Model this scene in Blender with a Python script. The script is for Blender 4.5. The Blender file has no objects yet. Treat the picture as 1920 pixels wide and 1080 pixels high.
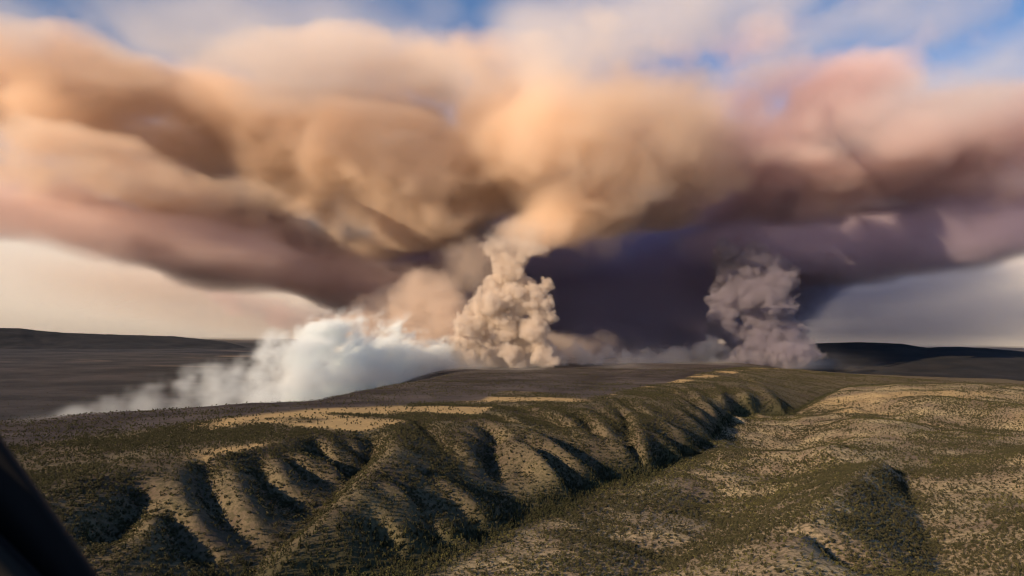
import bpy, math, random
import numpy as np
from mathutils import Vector, Matrix

# ------------------------------------------------------------------ camera, sky, sun, exposure
SC = bpy.context.scene
C = SC.collection
R = math.radians
CAM = np.array((0.0, 0.0, 200.0))
F_PX, CX, CY = 1507.0, 960.0, 540.0
PITCH, ROLL = R(3.47), R(0.69)
cam_d = bpy.data.cameras.new('camera')
cam = bpy.data.objects.new('camera', cam_d)
C.objects.link(cam)
cam_d.sensor_width = 36.0
cam_d.lens = 36.0 * F_PX / 1920.0
cam_d.clip_start, cam_d.clip_end = 0.05, 120000.0
cam_d.dof.use_dof = True
cam_d.dof.focus_distance = 2500.0
cam_d.dof.aperture_fstop = 5.6
rot = Matrix.Rotation(R(90) + PITCH, 3, 'X') @ Matrix.Rotation(ROLL, 3, 'Z')
cam.matrix_world = Matrix.Translation(Vector(CAM)) @ rot.to_4x4()
SC.camera = cam
ROT = np.array(rot)

def at(px, py, dist):
    """World point seen at pixel (px, py) of the 1920 px wide photograph, at horizontal distance dist."""
    d = ROT @ np.array(((px - CX) / F_PX, (CY - py) / F_PX, -1.0))
    d /= math.hypot(d[0], d[1])
    return CAM + d * dist

SUN_ELEV, SUN_AZ = R(19.0), R(228.0)          # azimuth clockwise from +Y: from the left, a little behind the camera
world = bpy.data.worlds.new('World')
SC.world = world
world.use_nodes = True
wn = world.node_tree.nodes
sky_tex = wn.new('ShaderNodeTexSky')
sky_tex.sky_type = 'NISHITA'
sky_tex.sun_disc = False
sky_tex.sun_elevation, sky_tex.sun_rotation = SUN_ELEV, SUN_AZ
sky_tex.altitude, sky_tex.air_density, sky_tex.dust_density, sky_tex.ozone_density = 1800.0, 1.0, 1.0, 4.0
world.node_tree.links.new(sky_tex.outputs[0], wn['Background'].inputs[0])
wn['Background'].inputs[1].default_value = 0.09
sun_d = bpy.data.lights.new('sun', 'SUN')
sun = bpy.data.objects.new('sun', sun_d)
C.objects.link(sun)
sun_d.energy, sun_d.angle, sun_d.color = 5.0, R(0.5), (1.0, 0.74, 0.48)
to_sun = Vector((math.sin(SUN_AZ) * math.cos(SUN_ELEV), math.cos(SUN_AZ) * math.cos(SUN_ELEV), math.sin(SUN_ELEV)))
sun.rotation_euler = to_sun.to_track_quat('Z', 'Y').to_euler()
SC.view_settings.view_transform = 'Standard'
SC.view_settings.look = 'None'
SC.view_settings.exposure = 0.55
SC.view_settings.gamma = 1.0
SC.view_settings.use_curve_mapping = False
SC.cycles.use_denoising = True
SC.cycles.use_adaptive_sampling = True
SC.cycles.adaptive_threshold = 0.03
SC.cycles.max_bounces = 8
SC.cycles.filter_width = 1.15
SC.cycles.diffuse_bounces = 2
SC.cycles.volume_bounces = 6
SC.cycles.volume_step_rate = 1.2
SC.cycles.volume_max_steps = 256
SC.cycles.sample_clamp_indirect = 4.0

rng = np.random.default_rng(7)

# ------------------------------------------------------------------ noise helpers
LAT = [np.random.default_rng(100 + i).random((64, 64, 64)).astype(np.float32) for i in range(4)]

def vnoise(x, y, z, seed=0):
    """Value noise in 0..1 at arrays of points."""
    L = LAT[seed % 4]
    o = seed * 13.37
    x, y, z = x + o, y + o * 1.7, z + o * 0.6
    xi, yi, zi = np.floor(x), np.floor(y), np.floor(z)
    fx, fy, fz = x - xi, y - yi, z - zi
    fx, fy, fz = fx * fx * (3 - 2 * fx), fy * fy * (3 - 2 * fy), fz * fz * (3 - 2 * fz)
    a, b, c = xi.astype(np.int64) & 63, yi.astype(np.int64) & 63, zi.astype(np.int64) & 63
    a1, b1, c1 = (a + 1) & 63, (b + 1) & 63, (c + 1) & 63
    def m(p, q, t): return p + (q - p) * t
    return m(m(m(L[a, b, c], L[a1, b, c], fx), m(L[a, b1, c], L[a1, b1, c], fx), fy),
             m(m(L[a, b, c1], L[a1, b, c1], fx), m(L[a, b1, c1], L[a1, b1, c1], fx), fy), fz)

def fbm(x, y, z, octaves=4, seed=0, gain=0.5):
    s, amp, tot, f = 0.0, 1.0, 0.0, 1.0
    for o in range(octaves):
        s = s + amp * vnoise(x * f, y * f, z * f, seed + o)
        tot += amp
        amp *= gain
        f *= 2.03
    return s / tot

def sstep(a, b, v):
    t = np.clip((v - a) / (b - a), 0, 1)
    return t * t * (3 - 2 * t)

# ------------------------------------------------------------------ terrain height
def atz(u, v, z):
    """World point (x, y) of height z on the line of sight of the photograph's pixel (u, v)."""
    d = ROT @ np.array(((u - CX) / F_PX, (CY - v) / F_PX, -1.0))
    k = (z - CAM[2]) / d[2]
    return d[0] * k, d[1] * k

# crests of the spurs and beds of the gullies of the escarpment, as (pixel, pixel, height above the canyon bed)
CRESTS = [
    [(737, 800, 92), (737, 842, 86), (704, 872, 80), (668, 900, 72), (637, 930, 62), (608, 965, 52), (560, 1012, 36), (525, 1050, 24), (500, 1090, 14)],
    [(661, 818, 88), (674, 845, 74), (684, 866, 60)],
    [(614, 825, 88), (624, 860, 72), (643, 888, 58)],
    [(558, 843, 86), (586, 875, 70), (626, 906, 52)],
    [(520, 850, 86), (523, 882, 74), (545, 922, 56), (570, 945, 42)],
    [(442, 855, 86), (439, 905, 72), (461, 947, 57), (475, 974, 46), (487, 1012, 27)],
    [(333, 883, 82), (339, 919, 70), (358, 960, 56), (378, 997, 42), (405, 1044, 24)],
    [(345, 925, 69), (300, 958, 62), (267, 1002, 50), (233, 1038, 41), (180, 1085, 30)],
    [(392, 863, 85), (336, 880, 82), (267, 908, 76), (197, 941, 68), (128, 985, 58), (60, 1040, 46)],
    [(747, 852, 85), (780, 867, 77), (816, 881, 67), (849, 903, 54), (872, 920, 44), (899, 945, 30), (919, 976, 13)],
    [(778, 797, 90), (803, 825, 79)],
    [(809, 790, 90), (828, 826, 77)],
    [(721, 872, 80), (743, 897, 71), (775, 922, 57), (806, 948, 45), (838, 976, 31), (875, 1004, 11)],
    [(674, 910, 71), (699, 935, 61), (734, 967, 45), (759, 992, 31), (782, 1020, 14)],
    [(630, 960, 53), (640, 1000, 36), (660, 1040, 18)],
    [(862, 793, 91), (872, 825, 79), (886, 850, 66), (889, 880, 49), (908, 898, 34)],
    [(885, 793, 90), (893, 818, 78), (915, 840, 63), (928, 853, 53)],
    [(905, 780, 92), (938, 803, 84), (962, 826, 72), (970, 850, 60), (972, 885, 37), (980, 912, 12)],
    [(958, 812, 80), (1000, 832, 71), (1025, 858, 58), (1055, 885, 40), (1085, 908, 15)],
    [(945, 771, 92), (988, 800, 84), (1030, 820, 73), (1072, 845, 57), (1105, 872, 37), (1135, 892, 12)],
    [(1000, 762, 92), (1060, 775, 88), (1080, 790, 80), (1100, 812, 67), (1117, 827, 53)],
    [(1105, 766, 91), (1125, 790, 80), (1150, 810, 67), (1168, 825, 55), (1181, 842, 40)],
    [(1132, 757, 91), (1155, 780, 80), (1171, 795, 69)],
    [(1152, 747, 92), (1180, 772, 84), (1195, 795, 73), (1205, 820, 58), (1215, 850, 36), (1225, 876, 9)],
    [(1205, 790, 70), (1230, 810, 57), (1260, 830, 39), (1292, 843, 17)],
    [(1165, 740, 92), (1205, 762, 84), (1240, 783, 71), (1275, 805, 53), (1305, 819, 35), (1328, 826, 14)],
    [(1220, 728, 92), (1255, 755, 82), (1285, 775, 67), (1312, 795, 43), (1333, 812, 16)],
    [(1260, 725, 92), (1292, 752, 80), (1320, 775, 58), (1345, 796, 18)],
    [(1285, 720, 93), (1315, 745, 82), (1345, 770, 53), (1362, 784, 18)],
    [(1330, 714, 93), (1362, 742, 78), (1390, 764, 48), (1402, 776, 18)],
    [(1372, 708, 92), (1405, 737, 76), (1432, 762, 42), (1446, 774, 14)],
    [(1400, 700, 92), (1445, 738, 68), (1472, 758, 38)],
]
GULLIES = [
    [(699, 819, 82), (696, 850, 63), (686, 872, 50)],
    [(649, 831, 80), (665, 856, 62), (686, 874, 50)],
    [(586, 834, 80), (605, 866, 60), (636, 894, 46), (655, 905, 43)],
    [(536, 856, 78), (564, 891, 56), (611, 916, 42), (624, 926, 40)],
    [(485, 860, 78), (488, 904, 60), (539, 941, 39), (578, 973, 29)],
    [(378, 877, 75), (386, 936, 54), (419, 986, 36), (475, 1019, 19), (494, 1038, 16)],
    [(317, 974, 46), (336, 1030, 26), (392, 1066, 11)],
    [(267, 933, 60), (239, 988, 42), (197, 1044, 26)],
    [(686, 872, 50), (655, 905, 43), (592, 983, 27), (500, 1040, 15), (480, 1078, 10), (430, 1120, 4)],
    [(775, 790, 88), (812, 828, 72), (827, 842, 65), (841, 870, 50), (872, 892, 37), (913, 906, 24), (952, 928, 11), (972, 956, 3)],
    [(734, 863, 76), (778, 888, 57), (806, 916, 42), (835, 945, 29), (872, 970, 13), (895, 995, 4)],
    [(712, 894, 66), (737, 923, 49), (775, 957, 30), (800, 992, 15), (825, 1020, 4)],
    [(677, 957, 45), (690, 982, 31), (718, 1008, 16), (735, 1040, 4)],
    [(877, 814, 78), (899, 839, 60), (924, 856, 44), (924, 876, 34), (918, 895, 27), (930, 912, 19)],
    [(894, 790, 87), (913, 814, 68), (933, 839, 51), (934, 853, 43)],
    [(974, 840, 56), (999, 864, 38), (1030, 889, 21), (1058, 912, 8), (1069, 931, 2)],
    [(912, 776, 85), (938, 790, 77), (980, 812, 65), (1011, 828, 56), (1047, 840, 43), (1075, 865, 28), (1095, 885, 15), (1120, 902, 3)],
    [(955, 760, 88), (991, 776, 78), (1019, 795, 67), (1058, 809, 56), (1088, 823, 47), (1122, 832, 38), (1158, 848, 27), (1180, 854, 21), (1198, 870, 11), (1212, 886, 2)],
    [(1083, 778, 79), (1100, 798, 63), (1122, 831, 39)],
    [(1110, 763, 86), (1130, 782, 73), (1160, 800, 58), (1180, 815, 46), (1184, 835, 34), (1184, 852, 21)],
    [(1142, 757, 84), (1165, 777, 70), (1175, 795, 57), (1179, 811, 48)],
    [(1212, 810, 54), (1235, 825, 36), (1260, 838, 21), (1285, 850, 8)],
    [(1155, 748, 88), (1180, 767, 76), (1210, 783, 63), (1240, 795, 50), (1270, 810, 36), (1300, 825, 20), (1325, 835, 5)],
    [(1255, 780, 62), (1295, 795, 42), (1315, 810, 25), (1333, 821, 7)],
    [(1255, 732, 82), (1275, 748, 67), (1290, 765, 55), (1310, 783, 39), (1338, 805, 10)],
    [(1275, 728, 84), (1297, 745, 71), (1318, 766, 55)],
    [(1305, 722, 86), (1322, 738, 73), (1340, 754, 58), (1358, 770, 36), (1370, 780, 14)],
    [(1350, 718, 86), (1378, 745, 60), (1405, 768, 28), (1418, 778, 9)],
    [(1390, 712, 86), (1425, 745, 56), (1455, 767, 22), (1466, 775, 8)],
    [(1372, 695, 92), (1393, 714, 78), (1440, 728, 62), (1472, 755, 28), (1490, 773, 3)],
]
RIM = [(-500, 1010, 76), (-200, 960, 78), (60, 925, 80), (200, 890, 84), (336, 870, 86), (420, 850, 90), (510, 832, 92), (560, 823, 92), (640, 811, 92), (700, 804, 92), (740, 797, 92),
       (790, 787, 92), (850, 779, 92), (900, 775, 92), (940, 758, 92), (1000, 756, 92), (1100, 760, 92), (1130, 752, 92), (1158, 742, 92),
       (1200, 730, 92), (1260, 722, 92), (1320, 712, 92), (1380, 699, 92), (1420, 694, 90), (1500, 694, 78), (1600, 699, 56), (1750, 706, 40), (2000, 716, 34), (2400, 722, 30)]
AXIS = [(-500, 1500, 12), (-100, 1330, 8), (150, 1230, 6), (350, 1150, 3), (430, 1120, 2), (560, 1100, 1), (735, 1062, 0), (830, 1035, 0), (900, 1002, 0), (955, 985, 0), (978, 962, 0), (1040, 948, 0), (1075, 935, 0),
        (1125, 906, 0), (1215, 888, 0), (1290, 853, 0), (1335, 828, 0), (1347, 806, 1), (1380, 783, 2), (1490, 775, 3), (1540, 745, 14), (1600, 724, 26), (1700, 722, 26), (2000, 730, 22), (2400, 736, 20)]
ZS = 0.80                                      # all heights of the escarpment are given for a rim 92 m up; the real one is lower
CRESTS, GULLIES, RIM = ([[(u, v, z * ZS) for u, v, z in l] for l in CRESTS], [[(u, v, z * ZS) for u, v, z in l] for l in GULLIES], [(u, v, z * ZS) for u, v, z in RIM])
VALLEY = [   # knoll, ravine and rills on the near side of the canyon
    [(1440, 1100, 34), (1500, 1000, 40), (1560, 930, 42), (1610, 888, 40), (1660, 860, 36)],
    [(1790, 1110, -8), (1752, 1030, -6), (1722, 960, -3), (1694, 910, 4), (1740, 876, 12), (1800, 855, 18), (1870, 832, 24)],
    [(1484, 985, 34), (1535, 1029, 24), (1605, 1085, 12)],
    [(1620, 900, 34), (1660, 950, 20), (1712, 1030, 2)],
    [(1560, 955, 37), (1620, 1010, 28), (1690, 1075, 12)],
]
GX0, GX1, GY0, GY1, GS = -1100.0, 2600.0, 150.0, 4300.0, 6.0
GNX, GNY = int((GX1 - GX0) / GS) + 1, int((GY1 - GY0) / GS) + 1

def bearing_line(pts):
    w = np.array([atz(*p) for p in pts])
    b, d = np.arctan2(w[:, 0], w[:, 1]), np.hypot(w[:, 0], w[:, 1])
    o = np.argsort(b)
    return b[o], d[o], np.array([p[2] for p in pts], float)[o]

RIM_B, AXIS_B = bearing_line(RIM), bearing_line(AXIS)
EDGE_B = bearing_line([(u, v, z * ZS) for u, v, z in [(-700, 800, 86), (-200, 785, 86), (0, 776, 86), (80, 769, 86), (300, 769, 86), (500, 763, 86), (600, 756, 84), (700, 735, 80), (800, 712, 78), (900, 698, 76)]])

def base_fields(x, y):
    """Far-to-near zones: how far a point lies behind the rim, this side of the canyon and beyond the mesa's left edge."""
    b, dist = np.arctan2(x, y), np.hypot(x, y)
    rim_d, axis_d = np.interp(b, RIM_B[0], RIM_B[1]), np.interp(b, AXIS_B[0], AXIS_B[1])
    behind = dist - rim_d                       # > 0 on the mesa
    near = axis_d - dist                        # > 0 on the valley side
    edge = dist - np.interp(b, EDGE_B[0], EDGE_B[1])
    beta = np.degrees(b)
    fall = sstep(0, 420, edge) * (1 - sstep(-11.5, -3.0, beta)) * sstep(-170, -100, beta)
    return b, dist, behind, near, fall

def mesa_height(x, y, behind, fall):
    z0 = np.zeros_like(x)
    roll = (fbm(x / 420, y / 420, z0, 4, 3) - 0.5) * 16 * sstep(0, 260, behind)
    dip = -sstep(150, 2600, behind) * 20
    return roll + dip - 104 * fall

def valley_height(x, y, near, dist):
    z0 = np.zeros_like(x)
    hills = (fbm(x / 300, y / 300, z0, 4, 9) - 0.5) * (26 + 50 * sstep(150, 700, near))
    rise = 26 * sstep(1500, 3000, dist) + 6
    vg = np.abs(fbm(x / 240 + 7, y / 240, z0, 3, 8) - 0.5) * 2
    return sstep(8, 500, near) * (hills + rise - 6 + 34 * (np.minimum(vg, 0.35) - 0.25))

def solve_height():
    gx, gy = GX0 + GS * np.arange(GNX), GY0 + GS * np.arange(GNY)
    X, Y = np.meshgrid(gx, gy, indexing='ij')
    b, dist, behind, near, fall = base_fields(X, Y)
    rim_z = np.interp(b, RIM_B[0], RIM_B[2])
    axis_z = np.interp(b, AXIS_B[0], AXIS_B[2])
    Z = np.where(behind > 0, rim_z + mesa_height(X, Y, behind, fall), np.where(near > 0, axis_z + valley_height(X, Y, near, dist), 46.0))
    fixed = (behind > 0) | (near > 0)
    lines = np.full(Z.shape, np.nan)
    def draw(pts, off=0.0, mid=36):
        w = np.array([(*atz(*p), p[2]) for p in pts])
        # smooth the polyline, then drop its points on the grid
        t = np.concatenate(([0], np.cumsum(np.hypot(*np.diff(w[:, :2], axis=0).T))))
        m = max(2, int(t[-1] / (GS * 0.5)))
        tt = np.linspace(0, t[-1], m)
        q = np.stack([np.interp(tt, t, w[:, k]) for k in range(3)], 1)
        for _ in range(4):
            p = q.copy(); p[4:-4] = (q[:-8] + q[2:-6] + q[4:-4] + q[6:-2] + q[8:]) / 5 if len(q) > 12 else q[4:-4]; q = p
        i, j = np.round((q[:, 0] - GX0) / GS).astype(int), np.round((q[:, 1] - GY0) / GS).astype(int)
        ok = (i >= 0) & (i < GNX) & (j >= 0) & (j < GNY)
        lines[i[ok], j[ok]] = q[ok, 2] + off * np.exp(-((q[ok, 2] - mid) / 20) ** 2)
        return i[ok], j[ok]
    vi = [draw(p) for p in VALLEY]
    free = np.zeros(Z.shape, bool)
    for i, j in vi:
        for a, c in zip(i[::4], j[::4]): free[max(a - 15, 0):a + 16, max(c - 15, 0):c + 16] = True
    fixed &= ~(free & (near > 0))
    for p in CRESTS: draw(p, 0.0)
    for k, p in enumerate(GULLIES): draw(p, -1.5 if k < 9 else 11.0 if k < 13 else 5.0, 27 if 9 <= k < 13 else 36)
    onl = ~np.isnan(lines) & ~(behind > 12)
    Z[onl] = lines[onl]
    fixed |= onl
    # relax the rest from coarse to fine
    def relax(Z, F, V, it):
        for _ in range(it):
            P = np.pad(Z, 1, mode='edge')
            A = 0.25 * (P[:-2, 1:-1] + P[2:, 1:-1] + P[1:-1, :-2] + P[1:-1, 2:])
            Z = np.where(F, V, A)
        return Z
    V = Z.copy()
    s = 8
    cur = None
    while s >= 1:
        Vs, Fs = V[::s, ::s], fixed[::s, ::s]
        if s > 1:      # block average of fixed cells
            n0, n1 = Vs.shape
            num, den = np.zeros((n0, n1)), np.zeros((n0, n1))
            for a in range(s):
                for c in range(s):
                    w = fixed[a::s, c::s]
                    num[:w.shape[0], :w.shape[1]] += np.where(w, V[a::s, c::s], 0)
                    den[:w.shape[0], :w.shape[1]] += w
            Fs = den > 0
            Vs = np.where(Fs, num / np.maximum(den, 1), 46.0)
        Zs = np.where(Fs, Vs, 46.0) if cur is None else np.where(Fs, Vs, np.repeat(np.repeat(cur, 2, 0), 2, 1)[:Vs.shape[0], :Vs.shape[1]])
        cur = relax(Zs, Fs, Vs, 220 if s > 1 else 120)
        s //= 2
    Z = cur
    def blur(A, n):
        for _ in range(n):
            P = np.pad(A, 1, mode='edge')
            A = 0.25 * A + 0.125 * (P[:-2, 1:-1] + P[2:, 1:-1] + P[1:-1, :-2] + P[1:-1, 2:]) + 0.0625 * (P[:-2, :-2] + P[2:, :-2] + P[:-2, 2:] + P[2:, 2:])
        return A
    S = blur(Z, 2)
    Z = blur(np.where(S < Z, S, Z), 1)          # crests rounded, gully beds kept sharp
    return Z

ZG = solve_height()

def terrain_fields(x, y):
    x, y = np.asarray(x, float), np.asarray(y, float)
    z0 = np.zeros_like(x)
    b, dist, behind, near, fall = base_fields(x, y)
    fx, fy = np.clip((x - GX0) / GS, 0, GNX - 1.001), np.clip((y - GY0) / GS, 0, GNY - 1.001)
    i, j = fx.astype(int), fy.astype(int)
    u, v = fx - i, fy - j
    zg = ZG[i, j] * (1 - u) * (1 - v) + ZG[i + 1, j] * u * (1 - v) + ZG[i, j + 1] * (1 - u) * v + ZG[i + 1, j + 1] * u * v
    inside = np.minimum(np.minimum(sstep(GX0, GX0 + 250, x), sstep(GX1, GX1 - 300, x)), np.minimum(sstep(GY0, GY0 + 60, y), sstep(GY1, GY1 - 500, y)))
    plain = -14 + 150 * sstep(5000, 30000, dist) + (30 + 60 * sstep(5000, 16000, dist)) * (fbm(x / 1500, y / 1500, z0, 4, 11) - 0.5) + 74 * sstep(-0.16, -0.02, b) * (1 - sstep(0.26, 0.40, b)) * (1 - sstep(5000, 9500, dist))
    z = zg * inside + plain * (1 - inside)
    rough = (fbm(x / 36, y / 36, z0, 4, 12) - 0.5) * 3.0 + (fbm(x / 110, y / 110, z0, 3, 13) - 0.5) * 5.0
    z = z + rough * (1 - sstep(4000, 7000, dist)) * (0.35 + 0.65 * sstep(0, 60, np.abs(near)))
    return z, b, dist, behind, near, fall

def height(x, y):
    return terrain_fields(np.asarray(x, float), np.asarray(y, float))[0]

def mesh_from(name, verts, faces):
    me = bpy.data.meshes.new(name)
    me.vertices.add(len(verts))
    me.vertices.foreach_set('co', np.ascontiguousarray(verts, np.float32).ravel())
    n = faces.shape[1]
    me.loops.add(faces.size)
    me.loops.foreach_set('vertex_index', np.ascontiguousarray(faces, np.int32).ravel())
    me.polygons.add(len(faces))
    me.polygons.foreach_set('loop_start', np.arange(0, faces.size, n, dtype=np.int32))
    me.polygons.foreach_set('loop_total', np.full(len(faces), n, np.int32))
    me.update(calc_edges=True)
    return me

def link(name, me, mat=None, kind=None, label=None, cat=None, group=None, parent=None):
    o = bpy.data.objects.new(name, me)
    C.objects.link(o)
    if mat is not None and me is not None and not me.materials:
        me.materials.append(mat)
    if kind: o['kind'] = kind
    if label: o['label'] = label
    if cat: o['category'] = cat
    if group: o['group'] = group
    if parent is not None: o.parent = parent
    return o

# ------------------------------------------------------------------ node helper
class N:
    def __init__(self, name, volume=False):
        self.m = bpy.data.materials.new(name)
        self.m.use_nodes = True
        self.t = self.m.node_tree
        self.t.nodes.clear()
        self.out = self.t.nodes.new('ShaderNodeOutputMaterial')
    def n(self, typ, ins=None, **props):
        nd = self.t.nodes.new(typ)
        for k, v in props.items(): setattr(nd, k, v)
        for k, v in (ins or {}).items():
            if isinstance(v, bpy.types.NodeSocket): self.t.links.new(v, nd.inputs[k])
            else: nd.inputs[k].default_value = v
        return nd
    def attr(self, name): return self.n('ShaderNodeAttribute', attribute_name=name).outputs['Fac']
    def noise(self, vec, scale, detail=4, rough=0.55):
        return self.n('ShaderNodeTexNoise', {'Vector': vec, 'Scale': scale, 'Detail': detail, 'Roughness': rough}).outputs['Fac']
    def ramp(self, fac, a, b, lo=0.0, hi=1.0):
        return self.n('ShaderNodeMapRange', {'Value': fac, 'From Min': a, 'From Max': b, 'To Min': lo, 'To Max': hi}, clamp=True).outputs[0]
    def mul(self, a, b): return self.n('ShaderNodeMath', {0: a, 1: b}, operation='MULTIPLY').outputs[0]
    def add(self, a, b): return self.n('ShaderNodeMath', {0: a, 1: b}, operation='ADD').outputs[0]
    def mix(self, f, a, b):
        return self.n('ShaderNodeMix', {0: f, 6: a if isinstance(a, bpy.types.NodeSocket) else (*a, 1), 7: b if isinstance(b, bpy.types.NodeSocket) else (*b, 1)}, data_type='RGBA').outputs[2]
    def surface(self, col, rough=0.9, normal=None):
        b = self.n('ShaderNodeBsdfPrincipled', {'Base Color': col if isinstance(col, bpy.types.NodeSocket) else (*col, 1), 'Roughness': rough, 'Specular IOR Level': 0.15})
        if normal is not None: self.t.links.new(normal, b.inputs['Normal'])
        self.t.links.new(b.outputs[0], self.out.inputs['Surface'])
        return self.m

# ------------------------------------------------------------------ ground zones
def zones(x, y, z0, behind, near, dist):
    """Golden meadows on the mesa and in the valley, burnt ground behind, dense forest in the canyon (each 0..1)."""
    far = sstep(4200, 7000, dist)
    mesa, d = sstep(-6, 14, behind), np.maximum(behind, 0)
    gn = fbm(x / 210, y / 120, z0, 4, 2)
    meadow = sstep(-0.40, -0.32, np.arctan2(x, y)) * mesa * sstep(0.45, 0.56, gn) * (1 - sstep(330, 520, d + 160 * (gn - 0.5))) * (1 - far)
    vm = fbm(x / 520, y / 300, z0, 4, 6)
    meadow_v = 0.6 * sstep(0.60, 0.72, vm) * sstep(60, 400, near) * sstep(900, 1700, dist) * (1 - far)
    start = np.interp(np.arctan2(x, y), (-0.5, -0.25, 0.0, 0.05, 0.12, 0.18, 0.24, 0.32), (330, 290, 240, 150, 40, 60, 420, 1200))
    burnt = mesa * sstep(0, 90, d - start + 150 * (fbm(x / 260, y / 260, z0, 3, 7) - 0.5))
    forest = np.exp(-((near - 12) / 58.0) ** 2) * (1 - mesa)
    return meadow, meadow_v, burnt, forest

# ------------------------------------------------------------------ terrain mesh
def build_terrain():
    a_in = np.linspace(-40, 40, 760)
    a_out = np.concatenate((np.linspace(-180, -100, 24, endpoint=False), np.linspace(-100, -40, 90, endpoint=False)))
    ang = np.radians(np.concatenate((a_out, a_in, -a_out[1:][::-1])))
    r = np.concatenate((np.linspace(12, 330, 34, endpoint=False), np.geomspace(330, 3600, 660, endpoint=False), np.geomspace(3600, 60000, 200)))
    A, RR = np.meshgrid(ang, r)
    x, y = np.sin(A) * RR, np.cos(A) * RR
    z, b, dist, behind, near, fall = terrain_fields(x, y)
    nr, na = x.shape
    verts = np.stack((x, y, z), -1).reshape(-1, 3)
    idx = np.arange(nr * na).reshape(nr, na)
    nxt = np.roll(idx, -1, axis=1)
    faces = np.stack((idx[:-1], nxt[:-1], nxt[1:], idx[1:]), -1).reshape(-1, 4)[:, ::-1]
    me = mesh_from('terrain', verts, faces)
    me.polygons.foreach_set('use_smooth', np.ones(len(faces), bool))
    def at_f(name, v):
        a = me.attributes.new(name, 'FLOAT', 'POINT')
        a.data.foreach_set('value', np.ascontiguousarray(v, np.float32).ravel())
    z0 = np.zeros_like(x)
    far = sstep(4200, 7000, dist)
    meadow, meadow_v, burnt, forest = zones(x, y, z0, behind, near, dist)
    at_f('meadow', np.maximum(meadow, meadow_v))
    at_f('burnt', burnt * (1 - far))
    at_f('forest', forest)
    at_f('valley', sstep(20, 90, near))
    at_f('far', np.maximum(far, fall))
    m = N('ground_cover')
    geo = m.n('ShaderNodeNewGeometry').outputs['Position']
    soil_n = m.noise(geo, 0.013, 6, 0.6)
    fine = m.noise(geo, 0.22, 5, 0.65)
    soil = m.mix(m.ramp(soil_n, 0.35, 0.65), m.mix(m.attr('valley'), (0.095, 0.071, 0.051), (0.21, 0.155, 0.108)), m.mix(m.attr('valley'), (0.16, 0.130, 0.074), (0.38, 0.31, 0.18)))
    soil = m.mix(m.mul(m.ramp(fine, 0.44, 0.58), 0.7), soil, (0.050, 0.047, 0.024))
    grass = m.mix(m.ramp(fine, 0.35, 0.7), (0.46, 0.33, 0.15), (0.30, 0.21, 0.10))
    col = m.mix(m.attr('meadow'), soil, grass)
    duff = m.mix(fine, (0.035, 0.038, 0.018), (0.07, 0.065, 0.03))
    col = m.mix(m.mul(m.attr('forest'), 0.8), col, duff)
    bn = m.noise(geo, 0.006, 6, 0.65)
    ash = m.mix(m.ramp(bn, 0.4, 0.7), (0.030, 0.024, 0.024), (0.10, 0.085, 0.078))
    col = m.mix(m.attr('burnt'), col, ash)
    pn = m.n('ShaderNodeVectorMath', {0: geo, 1: (0.0006, 0.0011, 0.001)}, operation='MULTIPLY').outputs[0]
    pnz = m.noise(pn, 1.0, 6, 0.6)
    plain = m.mix(m.ramp(pnz, 0.57, 0.72), m.mix(m.ramp(m.noise(geo, 0.0022, 6, 0.65), 0.4, 0.65), (0.020, 0.021, 0.023), (0.056, 0.050, 0.050)), (0.24, 0.18, 0.135))
    col = m.mix(m.attr('far'), col, plain)
    bump = m.n('ShaderNodeBump', {'Height': fine, 'Strength': 0.5, 'Distance': 2.0})
    o = link('terrain', me, m.surface(col, 0.95, bump.outputs[0]), kind='structure')
    o['label'] = 'brown mesa, gullied canyon slopes and scrubby valley floor'
    return o

build_terrain()

# ------------------------------------------------------------------ far hills
def hills(name, crest, dist, depth, seed, mat, label):
    """A range of hills standing at a distance, its crest seen along the given pixels."""
    w = np.array([(*at(u, v, dist)[:2], at(u, v, dist)[2]) for u, v in crest])
    n = 260
    t = np.linspace(0, len(w) - 1, n)
    cx, cy, cz = (np.interp(t, np.arange(len(w)), w[:, k]) for k in range(3))
    q = np.linspace(-1, 1, 60)
    T, Q = np.meshgrid(np.arange(n), q, indexing='ij')
    b = np.arctan2(cx, cy)
    x = cx[:, None] + np.sin(b)[:, None] * Q * depth
    y = cy[:, None] + np.cos(b)[:, None] * Q * depth
    z0 = np.zeros_like(x)
    prof = (1 - np.abs(Q)) ** 1.15
    spur = fbm(x / (depth * 0.32), y / (depth * 0.32), z0, 5, seed) - 0.5
    base = -40.0
    z = base + (cz[:, None] - base) * prof + spur * (cz[:, None] - base) * 0.55 * (1 - prof) * (1 - np.abs(Q) ** 6) + (fbm(x / (depth * .06), y / (depth * .06), z0, 3, seed + 2) - 0.5) * (cz[:, None] - base) * 0.06
    idx = np.arange(n * 60).reshape(n, 60)
    faces = np.stack((idx[:-1, :-1], idx[1:, :-1], idx[1:, 1:], idx[:-1, 1:]), -1).reshape(-1, 4)
    me = mesh_from(name, np.stack((x, y, z), -1).reshape(-1, 3), faces)
    me.polygons.foreach_set('use_smooth', np.ones(len(faces), bool))
    return link(name, me, mat, kind='structure', label=label)

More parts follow.
